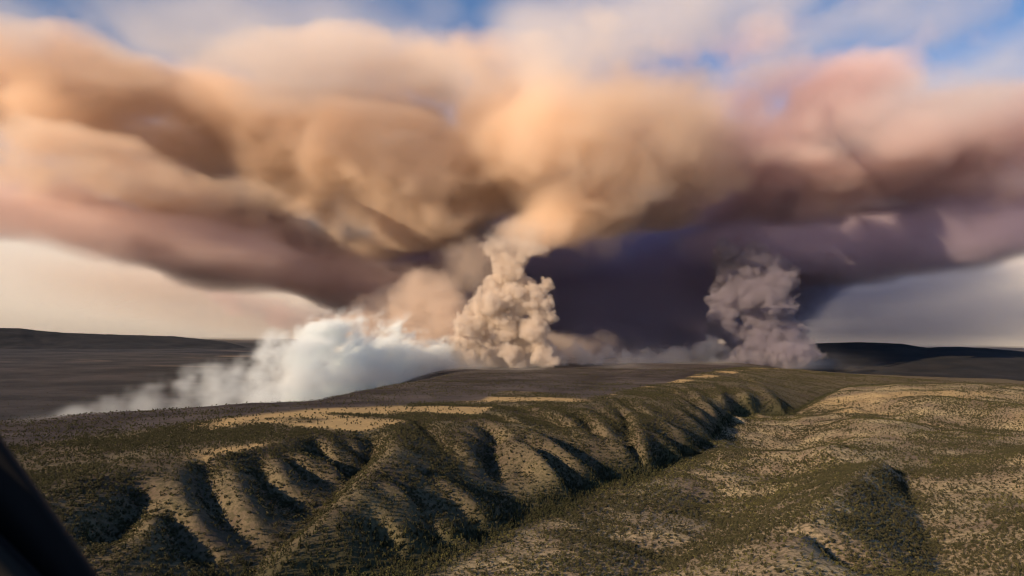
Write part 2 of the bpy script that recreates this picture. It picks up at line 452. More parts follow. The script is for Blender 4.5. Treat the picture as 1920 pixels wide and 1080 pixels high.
mh = N('shaded_hill_forest')
hp = mh.n('ShaderNodeNewGeometry').outputs['Position']
hn = mh.noise(hp, 0.004, 6, 0.62)
hill_mat = mh.surface(mh.mix(mh.ramp(hn, 0.4, 0.7), (0.014, 0.015, 0.016), (0.032, 0.029, 0.028)), 0.95)  # forest colour darkened further to carry the smoke's shade over the ridge
hills('mountain_ridge', [(1380, 690), (1450, 662), (1530, 643), (1600, 641), (1690, 643), (1738, 651), (1800, 649), (1860, 653), (1930, 659), (2050, 658), (2200, 666), (2500, 672)], 7400, 2900, 3, hill_mat, 'dark wooded mountain ridge behind the right end of the fire')
hills('hills', [(-900, 626), (-700, 612), (-300, 604), (-120, 612), (-20, 614), (40, 615), (80, 620), (140, 624), (220, 627), (330, 630), (420, 640), (500, 660)], 12000, 2200, 6, hill_mat, 'dark low hills at the left end of the horizon')
hills('hills', [(-900, 600), (-300, 612), (0, 618), (110, 617), (190, 611), (280, 613), (360, 618), (450, 621), (540, 624), (640, 627), (800, 634)], 27000, 3000, 9, hill_mat, 'pale low hills far off on the left horizon')

# ------------------------------------------------------------------ trees
def foliage(name, a, b):
    m = N(name)
    rnd = m.n('ShaderNodeObjectInfo').outputs['Random']
    pos = m.n('ShaderNodeTexCoord').outputs['Object']
    n = m.noise(pos, 2.2, 3)
    c = m.mix(rnd, a, b)
    c = m.mix(m.mul(n, 0.5), c, tuple(v * 0.6 for v in a))
    return m.surface(c, 0.9)
FOL = [foliage('juniper_foliage', (0.046, 0.047, 0.023), (0.098, 0.088, 0.046)), foliage('pine_foliage', (0.032, 0.038, 0.019), (0.074, 0.074, 0.034)), foliage('oak_foliage', (0.10, 0.105, 0.034), (0.20, 0.175, 0.065))]
mb = N('bark')
bark = mb.surface(mb.mix(mb.noise(mb.n('ShaderNodeTexCoord').outputs['Object'], 6.0), (0.05, 0.036, 0.026), (0.11, 0.085, 0.065)), 0.95)

def trunk_mesh(h, r, rs, lean):
    """Tapered trunk with three limbs, as one mesh."""
    V, Fc = [], []
    def tube(p, q, r0, r1):
        p, q = np.array(p), np.array(q)
        d = (q - p) / np.linalg.norm(q - p)
        a = np.cross(d, (0.3, 1, 0.2)); a /= np.linalg.norm(a)
        b = np.cross(d, a)
        o = len(V)
        for c, rr in ((p, r0), (q, r1)):
            for k in range(5): V.append(c + (a * math.cos(k * 1.2566) + b * math.sin(k * 1.2566)) * rr)
        for k in range(5): Fc.append((o + k, o + (k + 1) % 5, o + 5 + (k + 1) % 5, o + 5 + k))
    top = (lean, lean * 0.4, h * 0.8)
    tube((0, 0, -0.6), top, r, r * 0.3)
    for k in range(3):
        z = h * (0.25 + 0.16 * k)
        an = rs.uniform(0, 6.28)
        tube((lean * z / h, 0, z), (math.cos(an) * h * 0.28, math.sin(an) * h * 0.28, z + h * 0.2), r * 0.5, r * 0.15)
    return mesh_from('trunk', np.array(V), np.array(Fc))

def crown_mesh(kind, h, rs):
    """Leaf clumps spread through the crown's volume, with gaps between them."""
    V, Fc = [], []
    n = 95 if kind == 'pine' else 85
    lob = [(rs.uniform(-.3, .3), rs.uniform(-.3, .3), rs.uniform(0.35, 0.75), rs.uniform(0.2, 0.34)) for _ in range(6)]
    for _ in range(n):
        if kind == 'pine':
            t = rs.uniform(0.14, 1.0)
            ra = 0.24 * (1.02 - t) ** 0.8 * (0.55 + 0.45 * math.sin(t * 34)) + 0.015
            an = rs.uniform(0, 6.283)
            rr = ra * math.sqrt(rs.uniform(0.15, 1))
            p = np.array((math.cos(an) * rr, math.sin(an) * rr, t)); s = 0.055 + 0.06 * (1 - t)
        else:
            l = lob[rs.integers(len(lob))]
            v = rs.normal(size=3); v /= np.linalg.norm(v)
            p = np.array(l[:3]) + v * l[3] * rs.uniform(0.45, 1.0)
            p[2] = max(p[2], 0.07); s = 0.10
        u, w = rs.normal(size=3), rs.normal(size=3)
        u /= np.linalg.norm(u); w -= u * (w @ u); w /= np.linalg.norm(w)
        s *= rs.uniform(0.7, 1.3)
        o = len(V)
        c = np.cross(u, w) * s * 0.45
        for q in (p - u * s, p + w * s * 0.8 + c, p + u * s, p - w * s * 0.8 + c): V.append(q * h)
        Fc.append((o, o + 1, o + 2, o + 3))
    return mesh_from('crown', np.array(V), np.array(Fc))

KINDS = {}      # kind -> list of (trunk mesh, crown mesh, whole mesh)
def whole(tr, cr, name):
    a = np.empty(len(tr.vertices) * 3, np.float32); tr.vertices.foreach_get('co', a)
    b = np.empty(len(cr.vertices) * 3, np.float32); cr.vertices.foreach_get('co', b)
    fa = np.array([p.vertices[:] for p in tr.polygons]); fb = np.array([p.vertices[:] for p in cr.polygons]) + len(tr.vertices)
    me = mesh_from(name, np.concatenate((a, b)).reshape(-1, 3), np.concatenate((fa, fb)))
    me.materials.append(tr.materials[0]); me.materials.append(cr.materials[0])
    me.polygons.foreach_set('material_index', np.concatenate((np.zeros(len(fa), np.int32), np.ones(len(fb), np.int32))))
    return me
rs = np.random.default_rng(21)
for kind, h, fm in (('juniper', 4.2, 0), ('pine', 6.8, 1), ('oak', 3.4, 2)):
    KINDS[kind] = []
    for v in range(3):
        tr = trunk_mesh(h, 0.16 if kind != 'pine' else 0.2, rs, rs.uniform(-.2, .2)); tr.materials.append(bark)
        cr = crown_mesh(kind, h, rs); cr.materials.append(FOL[fm])
        KINDS[kind].append((tr, cr, h))

def scatter():
    rg = np.random.default_rng(4)
    P = []
    for r0, r1, area in ((420, 1500, 7.5), (1500, 2400, 13.0), (2400, 4000, 30.0)):
        half = R(41)
        n = int(half * (r1 * r1 - r0 * r0) / area)
        r = np.sqrt(rg.uniform(r0 * r0, r1 * r1, n)); a = rg.uniform(-half, half, n)
        P.append(np.stack((np.sin(a) * r, np.cos(a) * r), 1))
    P = np.concatenate(P)
    x, y = P[:, 0], P[:, 1]
    z, b, dist, behind, near, fall = terrain_fields(x, y)
    z0 = np.zeros_like(x)
    mesa, d = sstep(-6, 14, behind), np.maximum(behind, 0)
    meadow, meadow_v, burnt, forest = zones(x, y, z0, behind, near, dist)
    slope = (height(x + 6, y) - height(x - 6, y)) / 12, (height(x, y + 6) - height(x, y - 6)) / 12
    lap = (height(x + 14, y) + height(x - 14, y) + height(x, y + 14) + height(x, y - 14) - 4 * z) / 14
    patch = fbm(x / 75, y / 75, z0, 4, 5)
    cover = 0.28 + 0.72 * sstep(0.40, 0.60, patch)
    cover = np.where(behind < 6, cover, cover * 0.9) * (1 + 0.2 * sstep(-0.12, -0.35, b))
    cover = cover * (1 - 0.93 * np.maximum(meadow, 0.8 * meadow_v)) * (1 - 0.85 * burnt) * (1 - 0.8 * fall)
    cover = np.maximum(cover * np.clip(0.95 + lap * 0.6, 0.6, 1.5) * np.where(near < 0, 0.95, 1.0), forest * 1.2)
    k = rg.random(len(x)) < cover
    x, y, z, forest, near, behind, patch, lap = (v[k] for v in (x, y, z, forest, near, behind, patch, lap))
    u = rg.random(len(x))
    kind = np.where(u < 0.13 + 0.75 * forest, 1, 0)
    kind = np.where((rg.random(len(x)) < 0.06 + 0.34 * (near > 0) * sstep(0.5, 0.6, fbm(x / 160, y / 160, x * 0, 3, 3))), 2, kind)
    scale = rg.uniform(0.30, 0.86, len(x)) * np.where((kind == 1) & (forest < 0.3), 0.72, 1.0)
    return x, y, z, kind, scale, near, behind, forest

def plant_trees():
    x, y, z, kind, scale, near, behind, forest = scatter()
    rg = np.random.default_rng(9)
    names = ('juniper', 'pine', 'oak')
    hts = np.array([KINDS[n][0][2] for n in names])
    # the 300 that show largest in the picture stand singly
    rel = np.stack((x, y, z + 2), 1) - CAM
    c = rel @ ROT
    u, v = CX + F_PX * c[:, 0] / -c[:, 2], CY - F_PX * c[:, 1] / -c[:, 2]
    inside = (u > 12) & (u < 1908) & (v < 1068) & (c[:, 2] < 0) & (v - (815 + (u) * 1.45) < 0)
    size = np.where(inside, hts[kind] * scale * F_PX / -c[:, 2], 0)
    # leave out the ones a nearer slope hides
    order = np.argsort(-size)[:700]
    keep = []
    for i in order:
        if len(keep) == 300: break
        t = np.linspace(0.05, 0.97, 90)
        p = CAM + (np.array((x[i], y[i], z[i] + hts[kind[i]] * scale[i] * 0.6)) - CAM) * t[:, None]
        if (height(p[:, 0], p[:, 1]) < p[:, 2]).all(): keep.append(i)
    single = np.zeros(len(x), bool); single[keep] = True
    info = {
        (0, 1): ('juniper_tree', 'juniper', 'dark olive juniper, one of the nearest trees on the valley floor along the bottom edge', 'junipers on the near valley floor'),
        (1, 1): ('pine_tree', 'pine', 'slim dark green pine, one of the nearest trees on the valley floor along the bottom', 'pines on the near valley floor'),
        (2, 1): ('oak_shrub', 'shrub', 'yellow green scrub oak, one of the nearest shrubs on the valley floor', 'scrub oaks on the near valley floor'),
        (0, 0): ('juniper_tree', 'juniper', 'dark juniper, one of the nearest trees on the brown gullied slope below the mesa', 'junipers on the near slope'),
        (1, 0): ('pine_tree', 'pine', 'dark pine, one of the nearest trees on the brown gullied slope below the mesa', 'pines on the near slope'),
        (2, 0): ('oak_shrub', 'shrub', 'yellow green scrub oak, one of the nearest shrubs on the gullied slope', 'scrub oaks on the near slope'),
    }
    for i in keep:
        kd = int(kind[i])
        nm, cat, lab, grp = info[(kd, int(near[i] > 0))]
        tr, cr, h = KINDS[names[kd]][int(rg.integers(3))]
        o = link(nm, None, None, label=lab, cat=cat, group=grp)
        o.location = (x[i], y[i], z[i])
        o.rotation_euler = (0, 0, rg.uniform(0, 6.28))
        o.scale = (scale[i],) * 3
        link('trunk', tr, parent=o); link('crown', cr, parent=o)
    # all the others: one wood of instanced copies
    rest = ~single
    pts = np.stack((x, y, z), 1)[rest]
    me = bpy.data.meshes.new('woodland')
    me.vertices.add(len(pts)); me.vertices.foreach_set('co', np.ascontiguousarray(pts, np.float32).ravel())
    for nm_, typ, val in (('pick', 'INT', (kind * 3 + rg.integers(0, 3, len(x)))[rest].astype(np.int32)), ('size', 'FLOAT', scale[rest].astype(np.float32)), ('turn', 'FLOAT', rg.uniform(0, 6.28, rest.sum()).astype(np.float32))):
        me.attributes.new(nm_, typ, 'POINT').data.foreach_set('value', val)
    o = link('woodland', me, None, kind='stuff', label='countless dark junipers and pines dotting the slopes, mesa and valley')
    ng = bpy.data.node_groups.new('woodland', 'GeometryNodeTree')
    ng.interface.new_socket('Geometry', in_out='INPUT', socket_type='NodeSocketGeometry')
    ng.interface.new_socket('Geometry', in_out='OUTPUT', socket_type='NodeSocketGeometry')
    nn, ll = ng.nodes, ng.links
    gi, go = nn.new('NodeGroupInput'), nn.new('NodeGroupOutput')
    join = nn.new('GeometryNodeJoinGeometry')
    # template meshes ride along as unlinked data, one per look
    srcs = []
    for nm_ in names:
        for tr, cr, h in KINDS[nm_]:
            srcs.append(bpy.data.objects.new('tree_look', whole(tr, cr, 'tree_look')))
    for so in reversed(srcs):
        oi = nn.new('GeometryNodeObjectInfo'); oi.inputs['Object'].default_value = so; oi.inputs['As Instance'].default_value = True
        ll.new(oi.outputs['Geometry'], join.inputs[0])
    def at_n(n, t):
        a = nn.new('GeometryNodeInputNamedAttribute'); a.data_type = t; a.inputs[0].default_value = n
        return a.outputs[0]
    iop = nn.new('GeometryNodeInstanceOnPoints'); iop.inputs['Pick Instance'].default_value = True
    ll.new(gi.outputs[0], iop.inputs['Points']); ll.new(join.outputs[0], iop.inputs['Instance'])
    ll.new(at_n('pick', 'INT'), iop.inputs['Instance Index'])
    cx_ = nn.new('ShaderNodeCombineXYZ'); ll.new(at_n('turn', 'FLOAT'), cx_.inputs[2])
    ll.new(cx_.outputs[0], iop.inputs['Rotation'])
    ll.new(at_n('size', 'FLOAT'), iop.inputs['Scale'])
    ll.new(iop.outputs[0], go.inputs[0])
    o.modifiers.new('trees', 'NODES').node_group = ng
    print('trees', len(keep), 'singly,', int(rest.sum()), 'in the wood; smallest single', float(size[keep[-1]]))

plant_trees()

# ------------------------------------------------------------------ aircraft window frame
def frame_point(u, v, depth):
    d = ROT @ np.array(((u - CX) / F_PX, (CY - v) / F_PX, -1.0))
    return CAM + d * depth

def window_frame():
    root = link('window_frame', None, None, label='black aircraft window frame crossing the bottom left corner', cat='window frame')
    root.location = Vector(frame_point(20, 1060, 0.7))
    def bar(name, a, b, c, d, z0, z1, mat, label=None):
        """Rounded bar between the pixel edges a-b (window side) and c-d (cabin side), from depth z0 to depth z1."""
        V, prof = [], [(0.0, z0 + 0.5 * (z1 - z0)), (0.03, z0 + 0.15 * (z1 - z0)), (0.12, z0), (0.88, z0), (0.97, z0 + 0.15 * (z1 - z0)), (1.0, z1), (0.0, z1)]
        n = 14
        for k in range(n):
            t = k / (n - 1)
            bow = 10 * math.sin(math.pi * t)
            e0 = (a[0] + (b[0] - a[0]) * t + bow, a[1] + (b[1] - a[1]) * t - bow * 0.7)
            e1 = (c[0] + (d[0] - c[0]) * t + bow, c[1] + (d[1] - c[1]) * t - bow * 0.7)
            for s, dep in prof:
                V.append(frame_point(e0[0] + (e1[0] - e0[0]) * s, e0[1] + (e1[1] - e0[1]) * s, dep) - np.array(root.location))
        m = len(prof)
        Fc = [(k * m + j, k * m + (j + 1) % m, (k + 1) * m + (j + 1) % m, (k + 1) * m + j) for k in range(n - 1) for j in range(m)]
        me = mesh_from(name, np.array(V), np.array(Fc))
        link(name, me, mat, parent=root)
    mr = N('rubber'); rub = mr.surface(mr.mix(mr.noise(mr.n('ShaderNodeTexCoord').outputs['Object'], 40), (0.004, 0.004, 0.005), (0.008, 0.008, 0.009)), 0.7)
    mp = N('cabin_trim'); trim = mp.surface(mp.mix(mp.noise(mp.n('ShaderNodeTexCoord').outputs['Object'], 60), (0.014, 0.013, 0.011), (0.02, 0.019, 0.017)), 0.8)
    bar('rubber_seal', (-330, 372), (415, 1420), (-420, 590), (300, 1420), 0.66, 0.72, rub)
    bar('frame_rail', (-424, 594), (296, 1420), (-424, 620), (150, 1150), 0.62, 0.72, rub)
    bar('trim_panel', (-428, 618), (144, 1150), (-620, 900), (-60, 1560), 0.60, 0.72, trim)

window_frame()

# ------------------------------------------------------------------ smoke
def smoke_material(name, color, density, aniso=0.2, absorb=None, detail=0.0):
    m = N(name)
    v = m.n('ShaderNodeVolumePrincipled', {'Color': (*color, 1), 'Density': density, 'Anisotropy': aniso})
    if absorb: v.inputs['Absorption Color'].default_value = (*absorb, 1)
    v.inputs['Density Attribute'].default_value = 'density'
    if detail:                                             # finer curls than the voxels hold: noise eats into the thin parts
        v.inputs['Density Attribute'].default_value = ''
        d = m.attr('density')
        pos = m.n('ShaderNodeNewGeometry').outputs['Position']
        nz = m.ramp(m.noise(pos, 1.0 / detail, 3, 0.62), 0.33, 0.67)
        thin = m.n('ShaderNodeMath', {0: 1.0, 1: d}, operation='SUBTRACT', use_clamp=True).outputs[0]
        e = m.n('ShaderNodeMath', {0: d, 1: m.mul(m.mul(nz, 0.42), m.add(thin, 0.2))}, operation='SUBTRACT', use_clamp=False).outputs[0]
        e = m.n('ShaderNodeMath', {0: e, 1: 0.0}, operation='MAXIMUM').outputs[0]
        m.t.links.new(m.mul(e, density * 1.25), v.inputs['Density'])
    m.t.links.new(v.outputs[0], m.out.inputs['Volume'])
    return m.m

def smoke(name, lo, hi, field, mat, label, group='smoke of the wildfire'):
    """A volume whose density (one float per voxel, array [ix, iy, iz]) is read voxel by voxel from a cloud of sample points."""
    nx, ny, nz = field.shape
    me = bpy.data.meshes.new(name + '_samples')
    flat = np.ascontiguousarray(np.transpose(field, (2, 1, 0)), np.float32).ravel()
    me.vertices.add(flat.size)
    a = me.attributes.new('dens', 'FLOAT', 'POINT')
    a.data.foreach_set('value', flat)
    o = link(name, me, None, kind='stuff', label=label, cat='smoke', group=group)
    ng = bpy.data.node_groups.new(name, 'GeometryNodeTree')
    ng.interface.new_socket('Geometry', in_out='INPUT', socket_type='NodeSocketGeometry')
    ng.interface.new_socket('Geometry', in_out='OUTPUT', socket_type='NodeSocketGeometry')
    nn, ll = ng.nodes, ng.links
    gi, go = nn.new('NodeGroupInput'), nn.new('NodeGroupOutput')
    pos = nn.new('GeometryNodeInputPosition')
    sub = nn.new('ShaderNodeVectorMath'); sub.operation = 'SUBTRACT'
    ll.new(pos.outputs[0], sub.inputs[0]); sub.inputs[1].default_value = tuple(lo)
    step = (np.array(hi) - np.array(lo)) / (np.array((nx, ny, nz)) - 1)
    mu = nn.new('ShaderNodeVectorMath'); mu.operation = 'MULTIPLY'
    ll.new(sub.outputs[0], mu.inputs[0]); mu.inputs[1].default_value = tuple(1 / step)
    sep = nn.new('ShaderNodeSeparateXYZ'); ll.new(mu.outputs[0], sep.inputs[0])
    def rnd(k):
        f = nn.new('FunctionNodeFloatToInt'); f.rounding_mode = 'ROUND'
        ll.new(sep.outputs[k], f.inputs[0]); return f.outputs[0]
    def im(op, a, b):
        f = nn.new('FunctionNodeIntegerMath'); f.operation = op
        ll.new(a, f.inputs[0])
        if isinstance(b, int): f.inputs[1].default_value = b
        else: ll.new(b, f.inputs[1])
        return f.outputs[0]
    idx = im('ADD', im('MULTIPLY', im('ADD', im('MULTIPLY', rnd(2), ny), rnd(1)), nx), rnd(0))
    na = nn.new('GeometryNodeInputNamedAttribute'); na.data_type = 'FLOAT'; na.inputs[0].default_value = 'dens'
    si = nn.new('GeometryNodeSampleIndex'); si.data_type = 'FLOAT'; si.domain = 'POINT'
    ll.new(gi.outputs[0], si.inputs[0]); ll.new(na.outputs[0], si.inputs['Value']); ll.new(idx, si.inputs['Index'])
    vc = nn.new('GeometryNodeVolumeCube')
    ll.new(si.outputs[0], vc.inputs['Density'])
    vc.inputs['Min'].default_value, vc.inputs['Max'].default_value = tuple(lo), tuple(hi)
    vc.inputs['Resolution X'].default_value, vc.inputs['Resolution Y'].default_value, vc.inputs['Resolution Z'].default_value = nx, ny, nz
    sm = nn.new('GeometryNodeSetMaterial'); sm.inputs['Material'].default_value = mat
    ll.new(vc.outputs[0], sm.inputs[0]); ll.new(sm.outputs[0], go.inputs[0])
    md = o.modifiers.new('density', 'NODES'); md.node_group = ng
    me.materials.append(mat)
    return o

def grid(lo, hi, step):
    n = [max(4, int(round((h - l) / step)) + 1) for l, h in zip(lo, hi)]
    return np.meshgrid(*[np.linspace(l, h, k, dtype=np.float32) for l, h, k in zip(lo, hi, n)], indexing='ij')

def blob(X, Y, Z, c, r, p=1.0):
    """1 in the middle of an ellipsoid, 0 at its surface."""
    q = ((X - c[0]) / r[0]) ** 2 + ((Y - c[1]) / r[1]) ** 2 + ((Z - c[2]) / r[2]) ** 2
    return np.clip(1 - q, 0, 1) ** p

def puffs(seeds, rngp, levels=3, kids=(14, 9), shrink=(0.42, 0.42)):
    """Billows on billows: spheres with smaller spheres on their surfaces."""
    out = [(*s, 0) for s in seeds]
    cur = list(seeds)
    for lv in range(levels - 1):
        nxt = []
        for (x, y, z, r) in cur:
            for _ in range(kids[lv]):
                v = rngp.normal(size=3); v /= np.linalg.norm(v)
                if v[2] < -0.5: v[2] *= -0.3
                rr = r * shrink[lv] * rngp.uniform(0.7, 1.25)
                nxt.append((x + v[0] * r * 0.86, y + v[1] * r * 0.86, z + v[2] * r * 0.86, rr))
        out += [(*s, lv + 1) for s in nxt]
        cur = nxt
    return out

def raster_puffs(X, Y, Z, spheres, soft=0.25, warp=0.0, size=60.0):
    """Union of balls with soft rims, their outlines ruffled by noise of the given strength and size (metres)."""
    D = np.zeros(X.shape, np.float32)
    xs, ys, zs = X[:, 0, 0], Y[0, :, 0], Z[0, 0, :]
    if warp:
        A, B, G = (C0 + (fbm(X / size, Y / size, Z / size, 3, k, 0.6) - 0.5) * warp * 2 for C0, k in ((X, 8), (Y, 12), (Z, 16)))
    else: A, B, G = X, Y, Z
    w = warp * 0.6
    for (x, y, z, r, lv) in spheres:
        i0, i1 = np.searchsorted(xs, (x - r - w, x + r + w))
        j0, j1 = np.searchsorted(ys, (y - r - w, y + r + w))
        k0, k1 = np.searchsorted(zs, (z - r - w, z + r + w))
        if i1 <= i0 or j1 <= j0 or k1 <= k0: continue
        sl = (slice(i0, i1), slice(j0, j1), slice(k0, k1))
        d = np.sqrt((A[sl] - x) ** 2 + (B[sl] - y) ** 2 + (G[sl] - z) ** 2) / r
        D[sl] = np.maximum(D[sl], np.clip((1 - d) / soft, 0, 1))
    return D

def px(n, dist):
    return n / F_PX * dist

# --- the great pall: rolls of tan smoke drawn out by the wind, fanning away from the column
def rblob(X, Y, Z, u, v, dist, ru, rv, rd, tilt=0.0, p=0.8):
    """Ellipsoid at pixel (u, v), half-axes ru, rv (pixels) and rd (metres in depth), tilted clockwise as seen from the camera."""
    c = at(u, v, dist)
    b = math.atan2(c[0], c[1])
    cb, sb = math.cos(b), math.sin(b)
    dx, dy, dz = X - c[0], Y - c[1], Z - c[2]
    a, d = dx * cb - dy * sb, dx * sb + dy * cb
    ct, st = math.cos(R(tilt)), math.sin(R(tilt))
    a, dz = a * ct - dz * st, a * st + dz * ct
    q = (a / px(ru, dist)) ** 2 + (d / rd) ** 2 + (dz / px(rv, dist)) ** 2
    return np.clip(1 - q, 0, 1) ** p

def pall():
    lo, hi = (-7000, 2700, 330), (7600, 7900, 4000)
    X, Y, Z = grid(lo, hi, 42)
    w1 = fbm(X / 1100, Y / 1100, Z / 800, 4, 1) - 0.5
    w2 = fbm(X / 1000, Y / 1000, Z / 700, 4, 2) - 0.5
    Xw, Yw, Zw = X + w1 * 1300, Y + w2 * 1300, Z + (w2 * 0.6 + w1 * 0.3) * 900
    fine = fbm(X / 420 + w2 * 2, Y / 420, Z / 330 + w1 * 2, 5, 3, 0.6)
    mid = 1 - np.abs(2 * fbm(X / 900 + w1, Y / 900, Z / 620 + w2, 2, 9) - 1)
    er = 0.62 * fine + 0.38 * (mid - 0.25)
    def rolls(name, mat, label, lst, off=0.0):      # off keeps the voxel faces of two smokes from coinciding
        D = np.zeros(X.shape, np.float32)
        for (u, v, dist, ru, rv, rd, tilt, w) in lst:
            D += w * rblob(Xw, Yw, Zw, u, v, dist, ru, rv, rd, tilt, 1.0)
        V = np.clip(D * 1.3 - 2.3 * (er - 0.35), 0, 1.2) * sstep(0.0, 0.3, D) * (0.2 + 1.4 * sstep(0.3, 0.66, fine))
        smoke(name, [a + off for a in lo], [a + off for a in hi], V, mat, label)
    rolls('smoke_pall', smoke_material('tan_smoke', (0.99, 0.835, 0.69), 0.0046, 0.0, None, 260.0), 'huge tan and orange smoke pall fanning over the left and middle of the sky', [
        (370, 195, 5000, 520, 80, 900, 14, 1.1),     # upper left roll
        (120, 300, 4900, 480, 80, 900, 13, 1.1),     # lit lower left roll
        (420, 250, 5600, 520, 140, 1000, 14, 1.0),
        (640, 120, 5100, 320, 95, 900, -4, 1.0),
        (640, 330, 5600, 320, 120, 1000, 16, 1.0),
        (1160, 255, 4600, 350, 185, 1000, 0, 1.3),   # the bulge in the middle
        (1150, 390, 5000, 260, 80, 700, 0, 1.1),
        (900, 230, 5100, 260, 160, 900, 0, 1.1),
        (820, 380, 5500, 280, 90, 1000, 5, 1.0),
        (1100, 90, 5100, 360, 80, 900, 0, 0.7),
        (965, 425, 4700, 130, 45, 450, 0, 1.0), (1080, 430, 5700, 380, 60, 800, 0, 1.1), (700, 420, 5900, 320, 60, 800, 10, 1.0), (60, 215, 5700, 420, 70, 900, 10, 1.0),
    ])
    rolls('smoke_pall', smoke_material('mauve_smoke', (0.955, 0.80, 0.78), 0.0046, 0.0, None, 260.0), 'mauve grey smoke pall spreading to the upper right of the sky', [
        (1500, 250, 5300, 330, 130, 1000, -6, 1.1),
        (1460, 360, 5600, 330, 100, 1000, -4, 1.1),
        (1780, 270, 5600, 380, 85, 1000, -12, 1.0),
        (1800, 360, 5800, 420, 85, 1000, -8, 1.0),
        (1420, 80, 5200, 300, 75, 900, -6, 0.8),
        (1700, 120, 5300, 260, 30, 900, -16, 0.6),
    ], 19.0)
    # thin pale veils above the pall, between patches of blue
    V = np.zeros(X.shape, np.float32)
    for b in [(460, 70, 4200, 320, 40, 700, 6, 1.), (60, 30, 4300, 110, 60, 500, 10, 0.9), (600, 30, 4200, 320, 70, 700, -8, 1.1), (990, 90, 4200, 130, 120, 600, 20, 1.), (700, 140, 4300, 260, 80, 600, 0, 1.0), (1250, 30, 4200, 380, 70, 700, -5, 1.1), (1700, 30, 4200, 400, 30, 700, -14, .8), (1800, 110, 4300, 160, 30, 600, -10, .7), (1750, 200, 4500, 350, 45, 700, -12, .9)]:
        V += b[7] * rblob(Xw, Yw, Zw, *b[:7])
    V = np.clip(V - 2.0 * (er - 0.42), 0, 1) * sstep(0, 0.2, V)
    smoke('smoke_veil', [a + 7 for a in lo], [a + 7 for a in hi], V, smoke_material('pale_smoke', (0.985, 0.965, 0.955), 0.0017, 0.0), 'thin pale smoke veils above the pall between patches of blue sky')

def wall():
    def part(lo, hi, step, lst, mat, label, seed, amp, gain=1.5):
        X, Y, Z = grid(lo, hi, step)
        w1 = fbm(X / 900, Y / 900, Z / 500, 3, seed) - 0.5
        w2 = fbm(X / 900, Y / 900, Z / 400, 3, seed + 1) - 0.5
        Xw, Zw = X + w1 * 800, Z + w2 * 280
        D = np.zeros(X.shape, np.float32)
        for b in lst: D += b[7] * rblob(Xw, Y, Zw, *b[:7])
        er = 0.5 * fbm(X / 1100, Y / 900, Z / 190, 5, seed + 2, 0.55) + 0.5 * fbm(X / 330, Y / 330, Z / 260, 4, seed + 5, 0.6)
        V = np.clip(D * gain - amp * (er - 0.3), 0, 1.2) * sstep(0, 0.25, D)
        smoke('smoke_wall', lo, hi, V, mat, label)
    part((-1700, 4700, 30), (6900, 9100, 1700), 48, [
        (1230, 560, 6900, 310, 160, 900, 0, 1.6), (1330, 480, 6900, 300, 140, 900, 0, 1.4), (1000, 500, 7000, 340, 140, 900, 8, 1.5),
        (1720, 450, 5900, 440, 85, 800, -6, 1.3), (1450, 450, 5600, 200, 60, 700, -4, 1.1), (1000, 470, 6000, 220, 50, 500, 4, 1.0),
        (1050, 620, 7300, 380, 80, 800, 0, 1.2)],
        smoke_material('shade_purple_smoke', (0.80, 0.71, 0.83), 0.005, 0.0, None, 300.0), 'dark purple smoke wall hanging under the pall behind the tan column', 4, 1.5)  # shade under the pall is put into this smoke's purple colour
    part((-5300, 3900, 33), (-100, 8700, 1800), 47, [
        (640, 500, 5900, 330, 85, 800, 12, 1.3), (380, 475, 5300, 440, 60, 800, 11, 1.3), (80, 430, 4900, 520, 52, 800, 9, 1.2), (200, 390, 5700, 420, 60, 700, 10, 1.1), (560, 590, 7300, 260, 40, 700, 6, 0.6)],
        smoke_material('brown_smoke', (0.86, 0.70, 0.66), 0.0045, 0.0, None, 300.0), 'brown smoke band trailing away to the left under the pall', 7, 1.9, 1.1)  # darkness of the pall's shaded lower edge, given as a browner smoke colour

def low_haze():
    # thin mauve and peach smoke hanging below the pall at both ends
    for lo, hi, lst, mat, label in [
        ((2300, 7000, 20), (7800, 9700, 1250), [(1760, 590, 8300, 420, 85, 1000, -3, 1.0), (1650, 530, 8000, 300, 50, 900, -6, 1.0)], smoke_material('mauve_haze', (0.965, 0.85, 0.85), 0.0017, 0.0), 'thin mauve smoke haze under the pall at the right'),
        ((-6400, 7100, 20), (-700, 9600, 1250), [(430, 575, 8200, 420, 55, 1000, 6, 1.0), (150, 500, 8000, 380, 45, 900, 8, 0.9)], smoke_material('peach_haze', (0.985, 0.86, 0.75), 0.0009, 0.0), 'thin peach smoke haze under the pall at the left')]:
        X, Y, Z = grid(lo, hi, 90)
        D = np.zeros(X.shape, np.float32)
        wz = (fbm(X / 1500, Y / 1500, Z / 300, 3, 3) - 0.5) * 260
        for b in lst: D += b[7] * rblob(X, Y, Z + wz, *b[:7])
        smoke('smoke_haze', lo, hi, D * (0.4 + 1.2 * fbm(X / 1800, Y / 1800, Z / 160, 4, 8)), mat, label)

